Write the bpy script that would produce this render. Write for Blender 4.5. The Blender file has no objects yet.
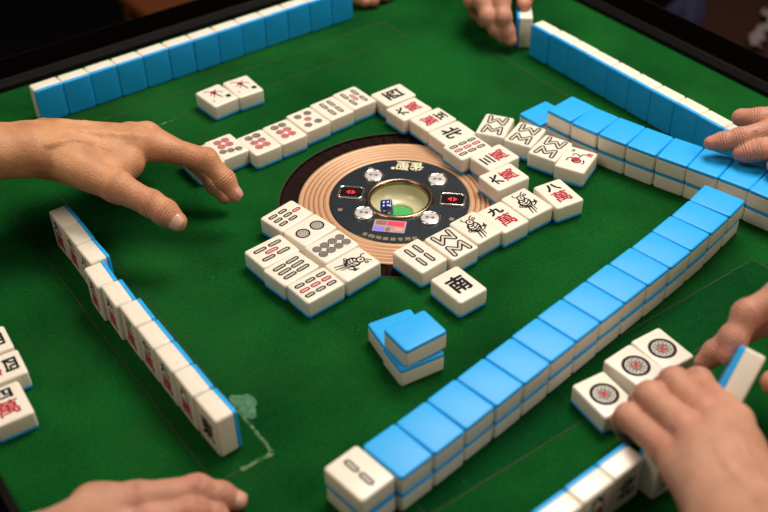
import bpy, bmesh, math, random
import numpy as np
from mathutils import Matrix, Vector
random.seed(7)
SC = bpy.context.scene
COL = SC.collection
S = 0.001                                   # everything below is laid out in millimetres
R = math.radians
# ------------------------------------------------------------------ camera
cam_d = bpy.data.cameras.new('camera'); cam = bpy.data.objects.new('camera', cam_d); COL.objects.link(cam)
cam_d.sensor_width = 36; cam_d.lens = 49.27; cam_d.shift_x = 0.0013; cam_d.shift_y = -0.0018; cam_d.clip_start = 0.02; cam_d.clip_end = 30
cam.matrix_world = Matrix(((0.81128471, 0.38077518, -0.44365233, -0.46793),
                           (-0.58440648, 0.50619992, -0.63421661, -0.64029),
                           (-0.01691717, 0.77380353, 0.63319974, 0.58217),
                           (0, 0, 0, 1)))
cam_d.dof.use_dof = True; cam_d.dof.focus_distance = 0.93; cam_d.dof.aperture_fstop = 4.3
SC.camera = cam
# ------------------------------------------------------------------ world, lights, exposure
wd = bpy.data.worlds.new('room_air'); SC.world = wd; wd.use_nodes = True
wd.node_tree.nodes['Background'].inputs[0].default_value = (1.0, 0.90, 0.80, 1)
wd.node_tree.nodes['Background'].inputs[1].default_value = 0.10
def area(name, loc, aim, sx, sy, power, col, spread=180):
    d = bpy.data.lights.new(name, 'AREA'); d.shape = 'RECTANGLE'; d.size = sx; d.size_y = sy
    d.energy = power; d.color = col; d.spread = R(spread)
    o = bpy.data.objects.new(name, d); COL.objects.link(o); o.location = loc
    o.rotation_euler = (Vector(aim)-Vector(loc)).to_track_quat('-Z', 'Y').to_euler()
    return o
area('table_lamp', (0.62, 0.22, 1.5), (0.12, 0.0, 0), 0.8, 0.7, 22, (1.0, 0.94, 0.87))
area('ceiling_lamp', (-1.3, 0.5, 2.0), (0, 0, 0), 0.8, 0.8, 10, (1.0, 0.86, 0.70))
area('room_lamp', (0.9, -1.6, 1.9), (0, 0, 0), 0.8, 0.8, 12, (1.0, 0.88, 0.74))
SC.view_settings.view_transform = 'Standard'; SC.view_settings.look = 'None'
SC.view_settings.gamma = 1; SC.view_settings.use_curve_mapping = False
SC.view_settings.exposure = 0.45
# ------------------------------------------------------------------ helpers
def tag(o, label=None, cat=None, group=None, kind=None):
    if label: o['label'] = label
    if cat: o['category'] = cat
    if group: o['group'] = group
    if kind: o['kind'] = kind
    return o
def empty(name, loc=(0, 0, 0), mat=None):
    o = bpy.data.objects.new(name, None); COL.objects.link(o); o.empty_display_size = 0.01
    if mat is not None: o.matrix_world = mat
    else: o.location = [c*S for c in loc]
    return o
def mesh_obj(name, V, F, mats, parent=None, smooth=False, mi=None, loc=None):
    me = bpy.data.meshes.new(name)
    me.from_pydata([(v[0]*S, v[1]*S, v[2]*S) for v in V], [], F)
    for m in (mats if isinstance(mats, (list, tuple)) else [mats]): me.materials.append(m)
    if mi is not None: me.polygons.foreach_set('material_index', mi)
    if smooth: me.polygons.foreach_set('use_smooth', [True]*len(me.polygons))
    me.update()
    o = bpy.data.objects.new(name, me); COL.objects.link(o)
    if parent: o.parent = parent
    if loc: o.location = [c*S for c in loc]
    return o
def node_mat(name, base, rough=0.5, metal=0, spec=0.5, coat=0, sss=0, sss_r=(1, .3, .1), emit=None, es=0):
    m = bpy.data.materials.new(name); m.use_nodes = True
    b = m.node_tree.nodes['Principled BSDF']
    b.inputs['Base Color'].default_value = (*base, 1); b.inputs['Roughness'].default_value = rough
    b.inputs['Metallic'].default_value = metal; b.inputs['Specular IOR Level'].default_value = spec
    b.inputs['Coat Weight'].default_value = coat; b.inputs['Coat Roughness'].default_value = 0.15
    if sss:
        b.inputs['Subsurface Weight'].default_value = sss
        b.inputs['Subsurface Radius'].default_value = sss_r; b.inputs['Subsurface Scale'].default_value = 0.004
    if emit:
        b.inputs['Emission Color'].default_value = (*emit, 1); b.inputs['Emission Strength'].default_value = es
    return m
def N(m, t, **kw):
    n = m.node_tree.nodes.new(t)
    for k, v in kw.items():
        if k in n.inputs: n.inputs[k].default_value = v
        else: setattr(n, k, v)
    return n
def L(m, a, b): m.node_tree.links.new(a, b)
def bsdf(m): return m.node_tree.nodes['Principled BSDF']
def noise_col(m, c1, c2, scale, detail=4, lo=0.35, hi=0.65, coord='Object'):
    tc = N(m, 'ShaderNodeTexCoord'); nz = N(m, 'ShaderNodeTexNoise', Scale=scale, Detail=detail)
    L(m, tc.outputs[coord], nz.inputs['Vector'])
    cr = N(m, 'ShaderNodeValToRGB'); e = cr.color_ramp.elements
    e[0].position = lo; e[1].position = hi; e[0].color = (*c1, 1); e[1].color = (*c2, 1)
    L(m, nz.outputs['Fac'], cr.inputs['Fac']); L(m, cr.outputs['Color'], bsdf(m).inputs['Base Color'])
    return tc, nz, cr
def bump(m, tc, scale, strength, dist, detail=3, kind='ShaderNodeTexNoise', coord='Object'):
    nz = N(m, kind, Scale=scale)
    if kind == 'ShaderNodeTexNoise': nz.inputs['Detail'].default_value = detail
    L(m, tc.outputs[coord], nz.inputs['Vector'])
    bp = N(m, 'ShaderNodeBump', Strength=strength, Distance=dist)
    L(m, nz.outputs[0], bp.inputs['Height']); L(m, bp.outputs[0], bsdf(m).inputs['Normal'])
    return bp
# ------------------------------------------------------------------ materials
def felt_mat(name, dark, light):
    m = node_mat(name, light, 0.95, spec=0.05)
    tc, n1, cr = noise_col(m, dark, light, 9, 8, 0.28, 0.66)
    # small lint flecks and a woven grain
    n2 = N(m, 'ShaderNodeTexNoise', Scale=620, Detail=2); L(m, tc.outputs['Object'], n2.inputs['Vector'])
    mx = N(m, 'ShaderNodeMix', data_type='RGBA', blend_type='MULTIPLY'); mx.inputs[0].default_value = 0.55
    r2 = N(m, 'ShaderNodeValToRGB'); r2.color_ramp.elements[0].position = 0.3; r2.color_ramp.elements[0].color = (.45, .45, .45, 1)
    r2.color_ramp.elements[1].position = 0.7; r2.color_ramp.elements[1].color = (1.45, 1.45, 1.45, 1)
    L(m, n2.outputs[0], r2.inputs[0]); L(m, cr.outputs[0], mx.inputs[6]); L(m, r2.outputs[0], mx.inputs[7])
    n3 = N(m, 'ShaderNodeTexNoise', Scale=420, Detail=1); L(m, tc.outputs['Object'], n3.inputs['Vector'])
    r3 = N(m, 'ShaderNodeValToRGB'); r3.color_ramp.elements[0].position = 0.74; r3.color_ramp.elements[1].position = 0.84
    L(m, n3.outputs[0], r3.inputs[0])
    mx2 = N(m, 'ShaderNodeMix', data_type='RGBA'); L(m, r3.outputs[0], mx2.inputs[0])
    L(m, mx.outputs[2], mx2.inputs[6]); mx2.inputs[7].default_value = (0.05, 0.20, 0.06, 1)
    L(m, mx2.outputs[2], bsdf(m).inputs['Base Color'])
    n6 = N(m, 'ShaderNodeTexNoise', Scale=5.5, Detail=9, Roughness=0.68); L(m, tc.outputs['Object'], n6.inputs['Vector'])
    r6 = N(m, 'ShaderNodeValToRGB'); r6.color_ramp.elements[0].position = 0.50; r6.color_ramp.elements[1].position = 0.72; r6.color_ramp.elements[1].color = (.42, .42, .42, 1)
    L(m, n6.outputs[0], r6.inputs[0])
    mx3 = N(m, 'ShaderNodeMix', data_type='RGBA'); L(m, r6.outputs[0], mx3.inputs[0]); L(m, mx2.outputs[2], mx3.inputs[6])
    mx3.inputs[7].default_value = (0.018, 0.085, 0.015, 1); L(m, mx3.outputs[2], bsdf(m).inputs['Base Color'])
    wv = N(m, 'ShaderNodeTexWave', Scale=260, Distortion=0.6); wv.bands_direction = 'DIAGONAL'
    L(m, tc.outputs['Object'], wv.inputs['Vector'])
    ad = N(m, 'ShaderNodeMath', operation='ADD'); L(m, wv.outputs['Fac'], ad.inputs[0]); L(m, n2.outputs[0], ad.inputs[1])
    bp = N(m, 'ShaderNodeBump', Strength=0.65, Distance=0.0008); L(m, ad.outputs[0], bp.inputs['Height'])
    L(m, bp.outputs[0], bsdf(m).inputs['Normal'])
    bsdf(m).inputs['Sheen Weight'].default_value = 0.05
    bsdf(m).inputs['Sheen Tint'].default_value = (0.2, 0.7, 0.3, 1)
    return m
M = {}
M['felt'] = felt_mat('green_felt', (0.0008, 0.040, 0.0055), (0.0052, 0.096, 0.014))
M['felt_dark'] = felt_mat('dark_green_felt', (0.0010, 0.046, 0.008), (0.0025, 0.068, 0.013))
M['groove'] = node_mat('groove_brown', (0.022, 0.040, 0.010), 0.9)
M['worn'] = node_mat('worn_backing', (0.09, 0.22, 0.11), 0.9); noise_col(M['worn'], (0.035, 0.13, 0.05), (0.085, 0.20, 0.10), 200)
M['scuff'] = node_mat('scuffed_felt', (0.13, 0.24, 0.09), 0.9); noise_col(M['scuff'], (0.008, 0.09, 0.015), (0.13, 0.20, 0.08), 150, 4, 0.42, 0.62)
M['rim'] = node_mat('black_rim', (0.0010, 0.0008, 0.0007), 0.6, spec=0.0)
M['rim_edge'] = node_mat('rim_edge_brown', (0.011, 0.006, 0.004), 0.5, spec=0.15)
M['rim_lip'] = node_mat('rim_lip_grey', (0.007, 0.006, 0.005), 0.6, spec=0.08)
m = M['cream'] = node_mat('cream_resin', (0.83, 0.75, 0.625), 0.30, spec=0.5, sss=0.25, sss_r=(1, .75, .45))
tc = N(m, 'ShaderNodeTexCoord'); bp = bump(m, tc, 60, 0.04, 0.0004)
m = M['blue'] = node_mat('blue_resin', (0.014, 0.385, 0.86), 0.42, spec=0.35)
tc = N(m, 'ShaderNodeTexCoord'); bump(m, tc, 900, 0.05, 0.0002)
M['ink_black'] = node_mat('black_ink', (0.012, 0.010, 0.010), 0.75, spec=0.12)
M['ink_olive'] = node_mat('olive_ink', (0.008, 0.009, 0.004), 0.75, spec=0.12)
M['ink_red'] = node_mat('red_ink', (0.42, 0.012, 0.030), 0.75, spec=0.12)
M['ink_grey'] = node_mat('grey_ink', (0.030, 0.024, 0.024), 0.75, spec=0.12)
M['ink_fill'] = node_mat('pale_fill', (0.60, 0.53, 0.44), 0.4)
INKS = [M['ink_black'], M['ink_olive'], M['ink_red'], M['ink_grey'], M['ink_fill']]
M['tan'] = node_mat('tan_plastic', (0.60, 0.345, 0.19), 0.38, metal=0.15)
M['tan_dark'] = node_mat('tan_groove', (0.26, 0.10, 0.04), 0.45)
M['dark_ring'] = node_mat('dark_brown_plastic', (0.012, 0.0035, 0.002), 0.6, spec=0.08)
M['console'] = node_mat('blue_black_panel', (0.012, 0.017, 0.022), 0.28); noise_col(M['console'], (0.010, 0.014, 0.020), (0.018, 0.024, 0.030), 300)
M['chrome'] = node_mat('chrome', (0.78, 0.74, 0.68), 0.16, metal=1)
M['brass'] = node_mat('warm_metal_edge', (0.27, 0.19, 0.12), 0.25, metal=1)
M['bowl'] = node_mat('cream_bowl', (0.60, 0.55, 0.33), 0.25)
M['bowl_green'] = node_mat('bowl_green_cloth', (0.05, 0.42, 0.09), 0.8); noise_col(M['bowl_green'], (0.02, 0.30, 0.05), (0.10, 0.50, 0.14), 700)
M['button_face'] = node_mat('button_face', (0.80, 0.74, 0.74), 0.25, metal=0.4)
M['button_dot'] = node_mat('button_symbol', (0.16, 0.11, 0.07), 0.4)
M['screen'] = node_mat('display_glass', (0.012, 0.004, 0.004), 0.12)
M['led'] = node_mat('red_led', (0.6, 0.0, 0.01), 0.4, emit=(1.0, 0.01, 0.02), es=1.1)
M['gold'] = node_mat('pale_gold_print', (0.80, 0.74, 0.48), 0.4)
M['gold2'] = node_mat('dull_gold_print', (0.34, 0.27, 0.16), 0.4)
M['st_red'] = node_mat('sticker_red', (0.75, 0.06, 0.10), 0.5, spec=0.15)
M['st_blue'] = node_mat('sticker_blue', (0.24, 0.22, 0.75), 0.5, spec=0.15)
M['st_brown'] = node_mat('sticker_brown', (0.30, 0.15, 0.08), 0.5, spec=0.15)
M['st_orange'] = node_mat('sticker_orange', (0.85, 0.38, 0.10), 0.5, spec=0.15)
M['st_white'] = node_mat('sticker_white', (0.42, 0.30, 0.36), 0.5, spec=0.15)
M['die'] = node_mat('blue_die', (0.008, 0.022, 0.20), 0.15, coat=0.5)
M['pip'] = node_mat('white_pip', (0.85, 0.85, 0.85), 0.4)
M['floor'] = node_mat('dark_floor', (0.001, 0.001, 0.001), 0.8, spec=0.1); noise_col(M['floor'], (0.0006, 0.0004, 0.0003), (0.0016, 0.001, 0.0008), 3)
M['wood_orange'] = node_mat('orange_wood', (0.11, 0.028, 0.007), 0.6, spec=0.2)
M['wood_red'] = node_mat('reddish_wood', (0.020, 0.005, 0.0025), 0.6, spec=0.2)
M['navy'] = node_mat('navy_cloth', (0.004, 0.006, 0.032), 0.9)
M['black_cloth'] = node_mat('black_cloth', (0.008, 0.008, 0.012), 0.9)
M['white_cloth'] = node_mat('white_cloth', (0.12, 0.09, 0.085), 0.85)
def skin(name, base, dark, red):
    m = node_mat(name, base, 0.50, spec=0.35, sss=0.15, sss_r=(1, .35, .18))
    tc, nz, cr = noise_col(m, dark, base, 28, 5, 0.32, 0.62)
    at = N(m, 'ShaderNodeAttribute', attribute_name='blush')
    mx = N(m, 'ShaderNodeMix', data_type='RGBA'); L(m, at.outputs['Fac'], mx.inputs[0])
    L(m, cr.outputs[0], mx.inputs[6]); mx.inputs[7].default_value = (*red, 1)
    L(m, mx.outputs[2], bsdf(m).inputs['Base Color'])
    a1 = N(m, 'ShaderNodeAttribute', attribute_name='crease_s'); a2 = N(m, 'ShaderNodeAttribute', attribute_name='crease_w')
    ml = N(m, 'ShaderNodeMath', operation='MULTIPLY'); ml.inputs[1].default_value = 2.6; L(m, a1.outputs['Fac'], ml.inputs[0])
    n4 = N(m, 'ShaderNodeTexNoise', Scale=160); L(m, tc.outputs['Object'], n4.inputs['Vector'])
    m4 = N(m, 'ShaderNodeMath', operation='MULTIPLY_ADD'); m4.inputs[1].default_value = 5.0
    L(m, n4.outputs[0], m4.inputs[0]); L(m, ml.outputs[0], m4.inputs[2])
    sn = N(m, 'ShaderNodeMath', operation='SINE'); L(m, m4.outputs[0], sn.inputs[0])
    mw = N(m, 'ShaderNodeMath', operation='MULTIPLY'); L(m, sn.outputs[0], mw.inputs[0]); L(m, a2.outputs['Fac'], mw.inputs[1])
    v = N(m, 'ShaderNodeTexVoronoi', Scale=650); L(m, tc.outputs['Object'], v.inputs['Vector'])
    n5 = N(m, 'ShaderNodeTexNoise', Scale=90, Detail=6); L(m, tc.outputs['Object'], n5.inputs['Vector'])
    s1 = N(m, 'ShaderNodeMath', operation='MULTIPLY_ADD'); s1.inputs[1].default_value = 0.35
    L(m, v.outputs['Distance'], s1.inputs[0]); L(m, n5.outputs[0], s1.inputs[2])
    s2 = N(m, 'ShaderNodeMath', operation='ADD'); L(m, s1.outputs[0], s2.inputs[0]); L(m, mw.outputs[0], s2.inputs[1])
    bp = N(m, 'ShaderNodeBump', Strength=0.7, Distance=0.0012); L(m, s2.outputs[0], bp.inputs['Height'])
    L(m, bp.outputs[0], bsdf(m).inputs['Normal'])
    return m
M['skin'] = skin('tanned_skin', (0.62, 0.305, 0.150), (0.43, 0.18, 0.078), (0.57, 0.22, 0.12))
M['skin_red'] = skin('ruddy_skin', (0.56, 0.29, 0.185), (0.44, 0.205, 0.125), (0.56, 0.21, 0.145))
M['nail'] = node_mat('fingernail', (0.62, 0.34, 0.24), 0.25, spec=0.5)
# ------------------------------------------------------------------ shape helpers
def rrect(hx, hy, r, n=5):
    out = []
    for cx, cy, a0 in ((hx-r, hy-r, 0), (-hx+r, hy-r, 90), (-hx+r, -hy+r, 180), (hx-r, -hy+r, 270)):
        for i in range(n+1):
            a = R(a0+90*i/n); out.append((cx+r*math.cos(a), cy+r*math.sin(a)))
    return out
def stack(hx, hy, r, prof, n=5, cap=(True, True)):
    """rounded rectangle swept through (inset, z) levels"""
    V, F = [], []
    for ins, z in prof:
        for x, y in rrect(hx-ins, hy-ins, max(0.2, r-ins*0.6), n): V.append((x, y, z))
    k = 4*(n+1)
    for j in range(len(prof)-1):
        for i in range(k):
            a, b = j*k+i, j*k+(i+1) % k; F.append((a, b, b+k, a+k))
    if cap[0]: F.append(tuple(reversed(range(k))))
    if cap[1]: F.append(tuple(range((len(prof)-1)*k, len(prof)*k)))
    return V, F
def lathe(prof, n=96, closed=False):
    V, F = [], []
    for r, z in prof:
        for i in range(n): a = 2*math.pi*i/n; V.append((r*math.cos(a), r*math.sin(a), z))
    for j in range(len(prof)-1):
        for i in range(n): F.append((j*n+i, j*n+(i+1) % n, (j+1)*n+(i+1) % n, (j+1)*n+i))
    if closed: F.append(tuple(range((len(prof)-1)*n, len(prof)*n)))
    return V, F
def box(x0, x1, y0, y1, z0, z1, bev=0):
    if bev:
        V, F = stack((x1-x0)/2, (y1-y0)/2, bev, [(bev, z0), (0, z0+bev), (0, z1-bev), (bev*.3, z1-bev*.3), (bev, z1)], 3)
        cx, cy = (x0+x1)/2, (y0+y1)/2
        return [(x+cx, y+cy, z) for x, y, z in V], F
    V = [(x, y, z) for z in (z0, z1) for x, y in ((x0, y0), (x1, y0), (x1, y1), (x0, y1))]
    return V, [(3, 2, 1, 0), (4, 5, 6, 7), (0, 1, 5, 4), (1, 2, 6, 5), (2, 3, 7, 6), (3, 0, 4, 7)]
class Draw:
    """flat ink shapes on a tile face: black 0, olive 1, red 2, grey 3, pale 4"""
    def __init__(s): s.V, s.F, s.I = [], [], []
    def poly(s, pts, c, z=0.0):
        b = len(s.V); s.V += [(x, y, z) for x, y in pts]; s.F.append(tuple(range(b, b+len(pts)))); s.I.append(c)
    def disc(s, x, y, r, c, z=0.0, n=28, ry=None):
        ry = ry or r; s.poly([(x+r*math.cos(2*math.pi*i/n), y+ry*math.sin(2*math.pi*i/n)) for i in range(n)], c, z)
    def ring(s, x, y, r0, r1, c, z=0.0, n=36):
        b = len(s.V)
        for r in (r0, r1): s.V += [(x+r*math.cos(2*math.pi*i/n), y+r*math.sin(2*math.pi*i/n), z) for i in range(n)]
        for i in range(n): s.F.append((b+i, b+(i+1) % n, b+n+(i+1) % n, b+n+i)[::-1]); s.I.append(c)
    def cap(s, p, q, w, c, z=0.0, w2=None):
        w2 = w if w2 is None else w2
        a = math.atan2(q[1]-p[1], q[0]-p[0]); pts = []
        for i in range(9): t = a-math.pi/2+math.pi*i/8; pts.append((q[0]+w2/2*math.cos(t), q[1]+w2/2*math.sin(t)))
        for i in range(9): t = a+math.pi/2+math.pi*i/8; pts.append((p[0]+w/2*math.cos(t), p[1]+w/2*math.sin(t)))
        s.poly(pts, c, z)
    def line(s, pts, w, c, z=0.0, w2=None):
        n = len(pts)-1
        for i in range(n):
            wa = w if w2 is None else w+(w2-w)*i/n; wb = w if w2 is None else w+(w2-w)*(i+1)/n
            s.cap(pts[i], pts[i+1], wa, c, z+0.004*i, wb)
    def curve(s, pts, w, c, z=0.0, w2=None, k=6):
        P = [pts[0]]+list(pts)+[pts[-1]]; out = []
        for i in range(1, len(P)-2):
            for j in range(k):
                t = j/k; f = lambda a, b, c_, d: 0.5*((2*b)+(-a+c_)*t+(2*a-5*b+4*c_-d)*t*t+(-a+3*b-3*c_+d)*t**3)
                out.append((f(P[i-1][0], P[i][0], P[i+1][0], P[i+2][0]), f(P[i-1][1], P[i][1], P[i+1][1], P[i+2][1])))
        out.append(P[-2]); s.line(out, w, c, z, w2)
    def stick(s, x, y, ln, w, c):
        w *= 1.36; ln *= 1.06
        s.cap((x, y-ln/2+w/2), (x, y+ln/2-w/2), w, c)
        s.cap((x, y-ln/2+w/2), (x, y+ln/2-w/2), w-3.0, 4, 0.05)
    def dot(s, x, y, r, c):
        s.disc(x, y, r, c); s.ring(x, y, r*.62, r*.73, 4, 0.05); s.ring(x, y, r*.24, r*.36, 4, 0.05)
    def text(s, ch, x, y, w, h, c, bold=0.03, rot=0):
        me = glyph(ch, 0.0)
        xs = [v[0] for v in me[0]]; ys = [v[1] for v in me[0]]
        x0, x1, y0, y1 = min(xs), max(xs), min(ys), max(ys); b = len(s.V); ca, sa = math.cos(R(rot)), math.sin(R(rot))
        sh = [(0, 0)]+([(bold*math.cos(k*math.pi/3), bold*math.sin(k*math.pi/3)) for k in range(6)] if bold else [])
        for q, (ox, oy) in enumerate(sh):
            b = len(s.V)
            for vx, vy in me[0]:
                px = ((vx-x0)/(x1-x0)-.5)*w+ox; py = ((vy-y0)/(y1-y0)-.5)*h+oy
                s.V.append((x+px*ca-py*sa, y+px*sa+py*ca, 0.006*q))
            for f in me[1]: s.F.append(tuple(b+i for i in f)); s.I.append(c)
    def build(s, name, mats, parent, loc=None):
        return mesh_obj(name, s.V, s.F, mats, parent, mi=s.I, loc=loc)
_gl = {}
def glyph(ch, bold):
    if (ch, bold) in _gl: return _gl[(ch, bold)]
    cu = bpy.data.curves.new('glyph', 'FONT'); cu.body = ch; cu.size = 1; cu.offset = bold; cu.fill_mode = 'BOTH'; cu.resolution_u = 3
    o = bpy.data.objects.new('glyph', cu); COL.objects.link(o)
    dg = bpy.context.evaluated_depsgraph_get(); dg.update()
    me = bpy.data.meshes.new_from_object(o.evaluated_get(dg))
    out = ([(v.co.x, v.co.y) for v in me.vertices], [tuple(p.vertices) if p.normal.z > 0 else tuple(reversed(p.vertices)) for p in me.polygons])
    bpy.data.objects.remove(o); bpy.data.meshes.remove(me); bpy.data.curves.remove(cu)
    _gl[(ch, bold)] = out; return out
def bird(d):
    d.ring(0.5, 8.2, 2.7, 4.0, 1); d.disc(0.6, 8.4, 1.2, 2, 0.05); d.curve([(-2.2, 10.5), (-4.2, 13), (-3.6, 15.6)], 1.1, 1)
    d.curve([(2.5, 11), (4.5, 13.2), (7.5, 14.6)], 1.1, 1); d.ring(6.4, 10.2, .7, 1.8, 1)
    d.curve([(-2.6, 6.6), (-5.6, 4), (-6.2, -.5), (-3.6, -4.5), (-1.2, -6.5)], 1.9, 1)
    d.curve([(3.2, 5.6), (4.6, 2.2), (3.8, -1.5), (1.8, -5)], 1.6, 1)
    d.curve([(-4.6, 3.5), (-1.5, 2.4), (1.6, 4)], 1.1, 1); d.curve([(-4.8, 0.5), (-1, -.6), (3.5, 1.6)], 1.1, 1)
    d.curve([(-4.2, -2), (-1, -3.4), (2.8, -1.4)], 1.1, 1); d.curve([(-1.2, 5.5), (-.6, 1), (-1, -3)], .9, 1)
    d.curve([(-2.5, -4.5), (-4.4, -9.5), (-6.0, -15)], 1.7, 1, w2=.9); d.curve([(-.4, -5), (-1.6, -10.5), (-2.8, -16)], 1.8, 1, w2=.9)
    d.curve([(1.6, -4), (1.3, -8.5), (.6, -13)], 1.5, 1, w2=.8)
    d.ring(-8.0, -1.5, .8, 1.9, 1); d.curve([(-7.2, -2.8), (-5.6, -5), (-3, -6)], 1.1, 1); d.ring(7.4, -3.6, .8, 1.9, 1)
    d.curve([(6.6, -2.8), (3.8, -2.4)], 1.2, 1); d.curve([(8.8, -.4), (6, -5.6), (3, -7)], 1.1, 1)
def face(code):
    d = Draw(); k = code[0]
    if k == 'b':
        n = int(code[1])
        if n == 1: bird(d)
        elif n == 2:
            for y in (7.3, -7.3): d.stick(0, y, 12.5, 3.6, 1)
        elif n == 4:
            for x in (-4.6, 4.6):
                for y in (7.3, -7.3): d.stick(x, y, 12.5, 3.4, 1)
        elif n == 5:
            for x in (-6.6, 6.6):
                for y in (7.6, -7.6): d.stick(x, y, 12.5, 3.3, 1)
            d.stick(0, 0, 12.5, 3.3, 2)
        elif n == 6:
            for x in (-7, 0, 7):
                for y in (7, -7): d.stick(x, y, 12.6, 3.3, 1)
        elif n == 7:
            d.stick(0, 11.6, 8.6, 3.2, 2)
            for x in (-7, 0, 7):
                for y in (1.2, -10): d.stick(x, y, 9.0, 3.2, 1)
        elif n == 8:
            w = [(-8.3, 14.4), (-6.9, 3.4), (0, 11.0), (6.9, 3.4), (8.3, 14.4)]
            for sg in (1, -1):
                p = [(x, sg*y) for x, y in w]; d.line(p, 5.0, 1); d.line(p, 2.1, 4, 0.05)
        elif n == 9:
            for i, x in enumerate((-7.2, 0, 7.2)):
                for y in (11, 0, -11): d.stick(x, y, 9.2, 3.3, 2 if i == 1 else 1)
    elif k == 'd':
        n = int(code[1])
        if n == 1:
            d.ring(0, 0, 8.6, 10.4, 3); d.ring(0, 0, 10.4, 10.9, 0); d.ring(0, 0, 8.2, 8.7, 0)
            for i in range(12):
                a = 2*math.pi*i/12; d.ring(5.9*math.cos(a), 5.9*math.sin(a), 1.0, 1.7, 0, 0.01*(i % 2), 14)
            d.ring(0, 0, 3.3, 4.0, 0, 0.03)
            for i in range(4):
                a = math.pi/4+math.pi*i/2; d.disc(1.5*math.cos(a), 1.5*math.sin(a), 1.15, 2, 0.04)
            d.ring(0, 0, 2.7, 3.1, 2, 0.05)
        elif n == 2:
            for y in (8.2, -8.2):
                d.ring(0, y, 4.9, 6.6, 1)
                for r in (3.9, 2.5, 1.1): d.ring(0, y, r-.35, r+.35, 3)
        elif n == 5:
            for x, y in ((-6, 9.5), (6, 9.5), (-6, -9.5), (6, -9.5)): d.dot(x, y, 4.0, 3)
            d.dot(0, 0, 3.8, 2)
        elif n == 6:
            for x in (-4.4, 4.4): d.dot(x, 11, 4.1, 3)
            for x in (-4.2, 4.2):
                for y in (1.0, -8.0): d.dot(x, y, 4.1, 2)
        elif n == 7:
            for x, y in ((-7.6, 13), (0, 11), (7.6, 9)): d.dot(x, y-20, 3.7, 3)
            for x in (-4.2, 4.2):
                for y in (10, 1.4): d.dot(x, y, 4.1, 2)
        elif n == 8:
            for x in (-4.3, 4.3):
                for y in (12.6, 4.2, -4.2, -12.6): d.dot(x, y, 4.1, 3)
    elif k == 'w':
        d.text(code[1], 0, 9.9, 13.5, 9.6, 0, 0.62); d.text('萬', 0, -5.2, 15.5, 15, 2, 0.34)
    elif k == 'h':
        d.text(code[1], 0, 0, 16.5, 19, 0, 0.7)
    elif code == 'f1':
        d.curve([(-6, 3), (-1, 6), (5, 10)], 1.2, 2); d.disc(0, 6.5, 3.2, 2); d.curve([(-1, 7), (-4, 12), (-8, 12.5)], 1.3, 2)
        d.curve([(1, 5), (6, 5), (8, 1)], 1.1, 0); d.curve([(0, 4), (1.5, -2), (2.5, -8)], 2.2, 0, w2=1.0); d.curve([(-1, 3), (-4, -2)], 1, 3)
        d.text('春', 8.6, -9, 5.5, 5.5, 0, 0.35); d.text('丁', -8.8, -9, 3.5, 4, 2, 0.1)
    elif code == 'f2':
        for i in range(7):
            a = i*.9; d.ring(2.2*math.cos(a), -1+2.2*math.sin(a), .7, 1.9, 2, .01*i, 14)
        d.curve([(-3.6, -1), (-2.4, -5), (1.2, -6.2), (4.4, -4.6), (4.6, -1)], 1.5, 1); d.curve([(-8, -6), (-7.5, -1.5), (-4.6, .5)], 1.4, 0)
        d.curve([(-5.5, 4.5), (-4.5, 8), (-1, 7.5), (1.5, 5.5), (3, 9), (6, 10.5)], 1.3, 0); d.curve([(2, 5), (1, 2)], .8, 0)
        d.curve([(7, 0), (8.4, -3.5), (7.6, -6.5)], 1.6, 0, w2=.8); d.text('3', -8, 12.5, 3.2, 4.2, 0, 0.2); d.text('菊', 9, 11.5, 6, 6, 2, 0.15)
    return d
# ------------------------------------------------------------------ mahjong tile
TW, TH, TT = 29.9, 38.6, 17.8
BODY = stack(TW/2, TH/2, 2.6, [(0.35, -TT/2+3.4), (0.05, -TT/2+3.8), (0, -TT/2+4.3), (0, TT/2-2.0), (0.16, TT/2-1.2), (0.6, TT/2-.55), (1.2, TT/2-.14), (2.0, TT/2)])
BACK = stack(TW/2, TH/2, 2.6, [(1.7, -TT/2), (.95, -TT/2+.14), (.45, -TT/2+.45), (.12, -TT/2+1.0), (0, -TT/2+1.7), (0, -TT/2+3.1), (.3, -TT/2+3.5)])
def make_tile():
    o = empty('mahjong_tile'); b = mesh_obj('tile_body', *BODY, M['cream'], o, smooth=True); c = mesh_obj('tile_back', *BACK, M['blue'], o, smooth=True)
    c['label'] = 'blue backing layer'
    return o
proto = make_tile(); proto_used = False
_faces = {}
def place_tile(mat, code, label, group):
    """copy the tile with its parts; the engraved face is its own part"""
    global proto_used
    if not proto_used: o = proto; proto_used = True
    else:
        o = proto.copy(); COL.objects.link(o)
        for ch in proto.children:
            if ch.name.startswith('face_engraving'): continue
            c = ch.copy(); COL.objects.link(c); c.parent = o
    o.matrix_world = mat; tag(o, label, 'mahjong tile', group)
    if code:
        if code not in _faces:
            e = face(code).build('face_engraving', INKS, o, (0, 0, TT/2+0.06)); _faces[code] = e.data
        else:
            e = bpy.data.objects.new('face_engraving', _faces[code]); COL.objects.link(e); e.parent = o; e.location = (0, 0, (TT/2+0.06)*S)
    return o
def up_m(x, y, rot, z): return Matrix.Translation((x*S, y*S, (z+TT/2)*S)) @ Matrix.Rotation(R(rot), 4, 'Z')
def down_m(x, y, rot, z): return up_m(x, y, rot, z) @ Matrix.Rotation(math.pi, 4, 'Y')
def stand_m(x, y, ang, z=0.0):
    """upright on its short side, face looking towards the table direction ang"""
    n = Vector((math.cos(R(ang)), math.sin(R(ang)), 0)); u = Vector((0, 0, 1)); a = u.cross(n)
    m = Matrix((a, u, n)).transposed().to_4x4()
    return Matrix.Translation((x*S, y*S, (z+TH/2)*S)) @ m
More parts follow.
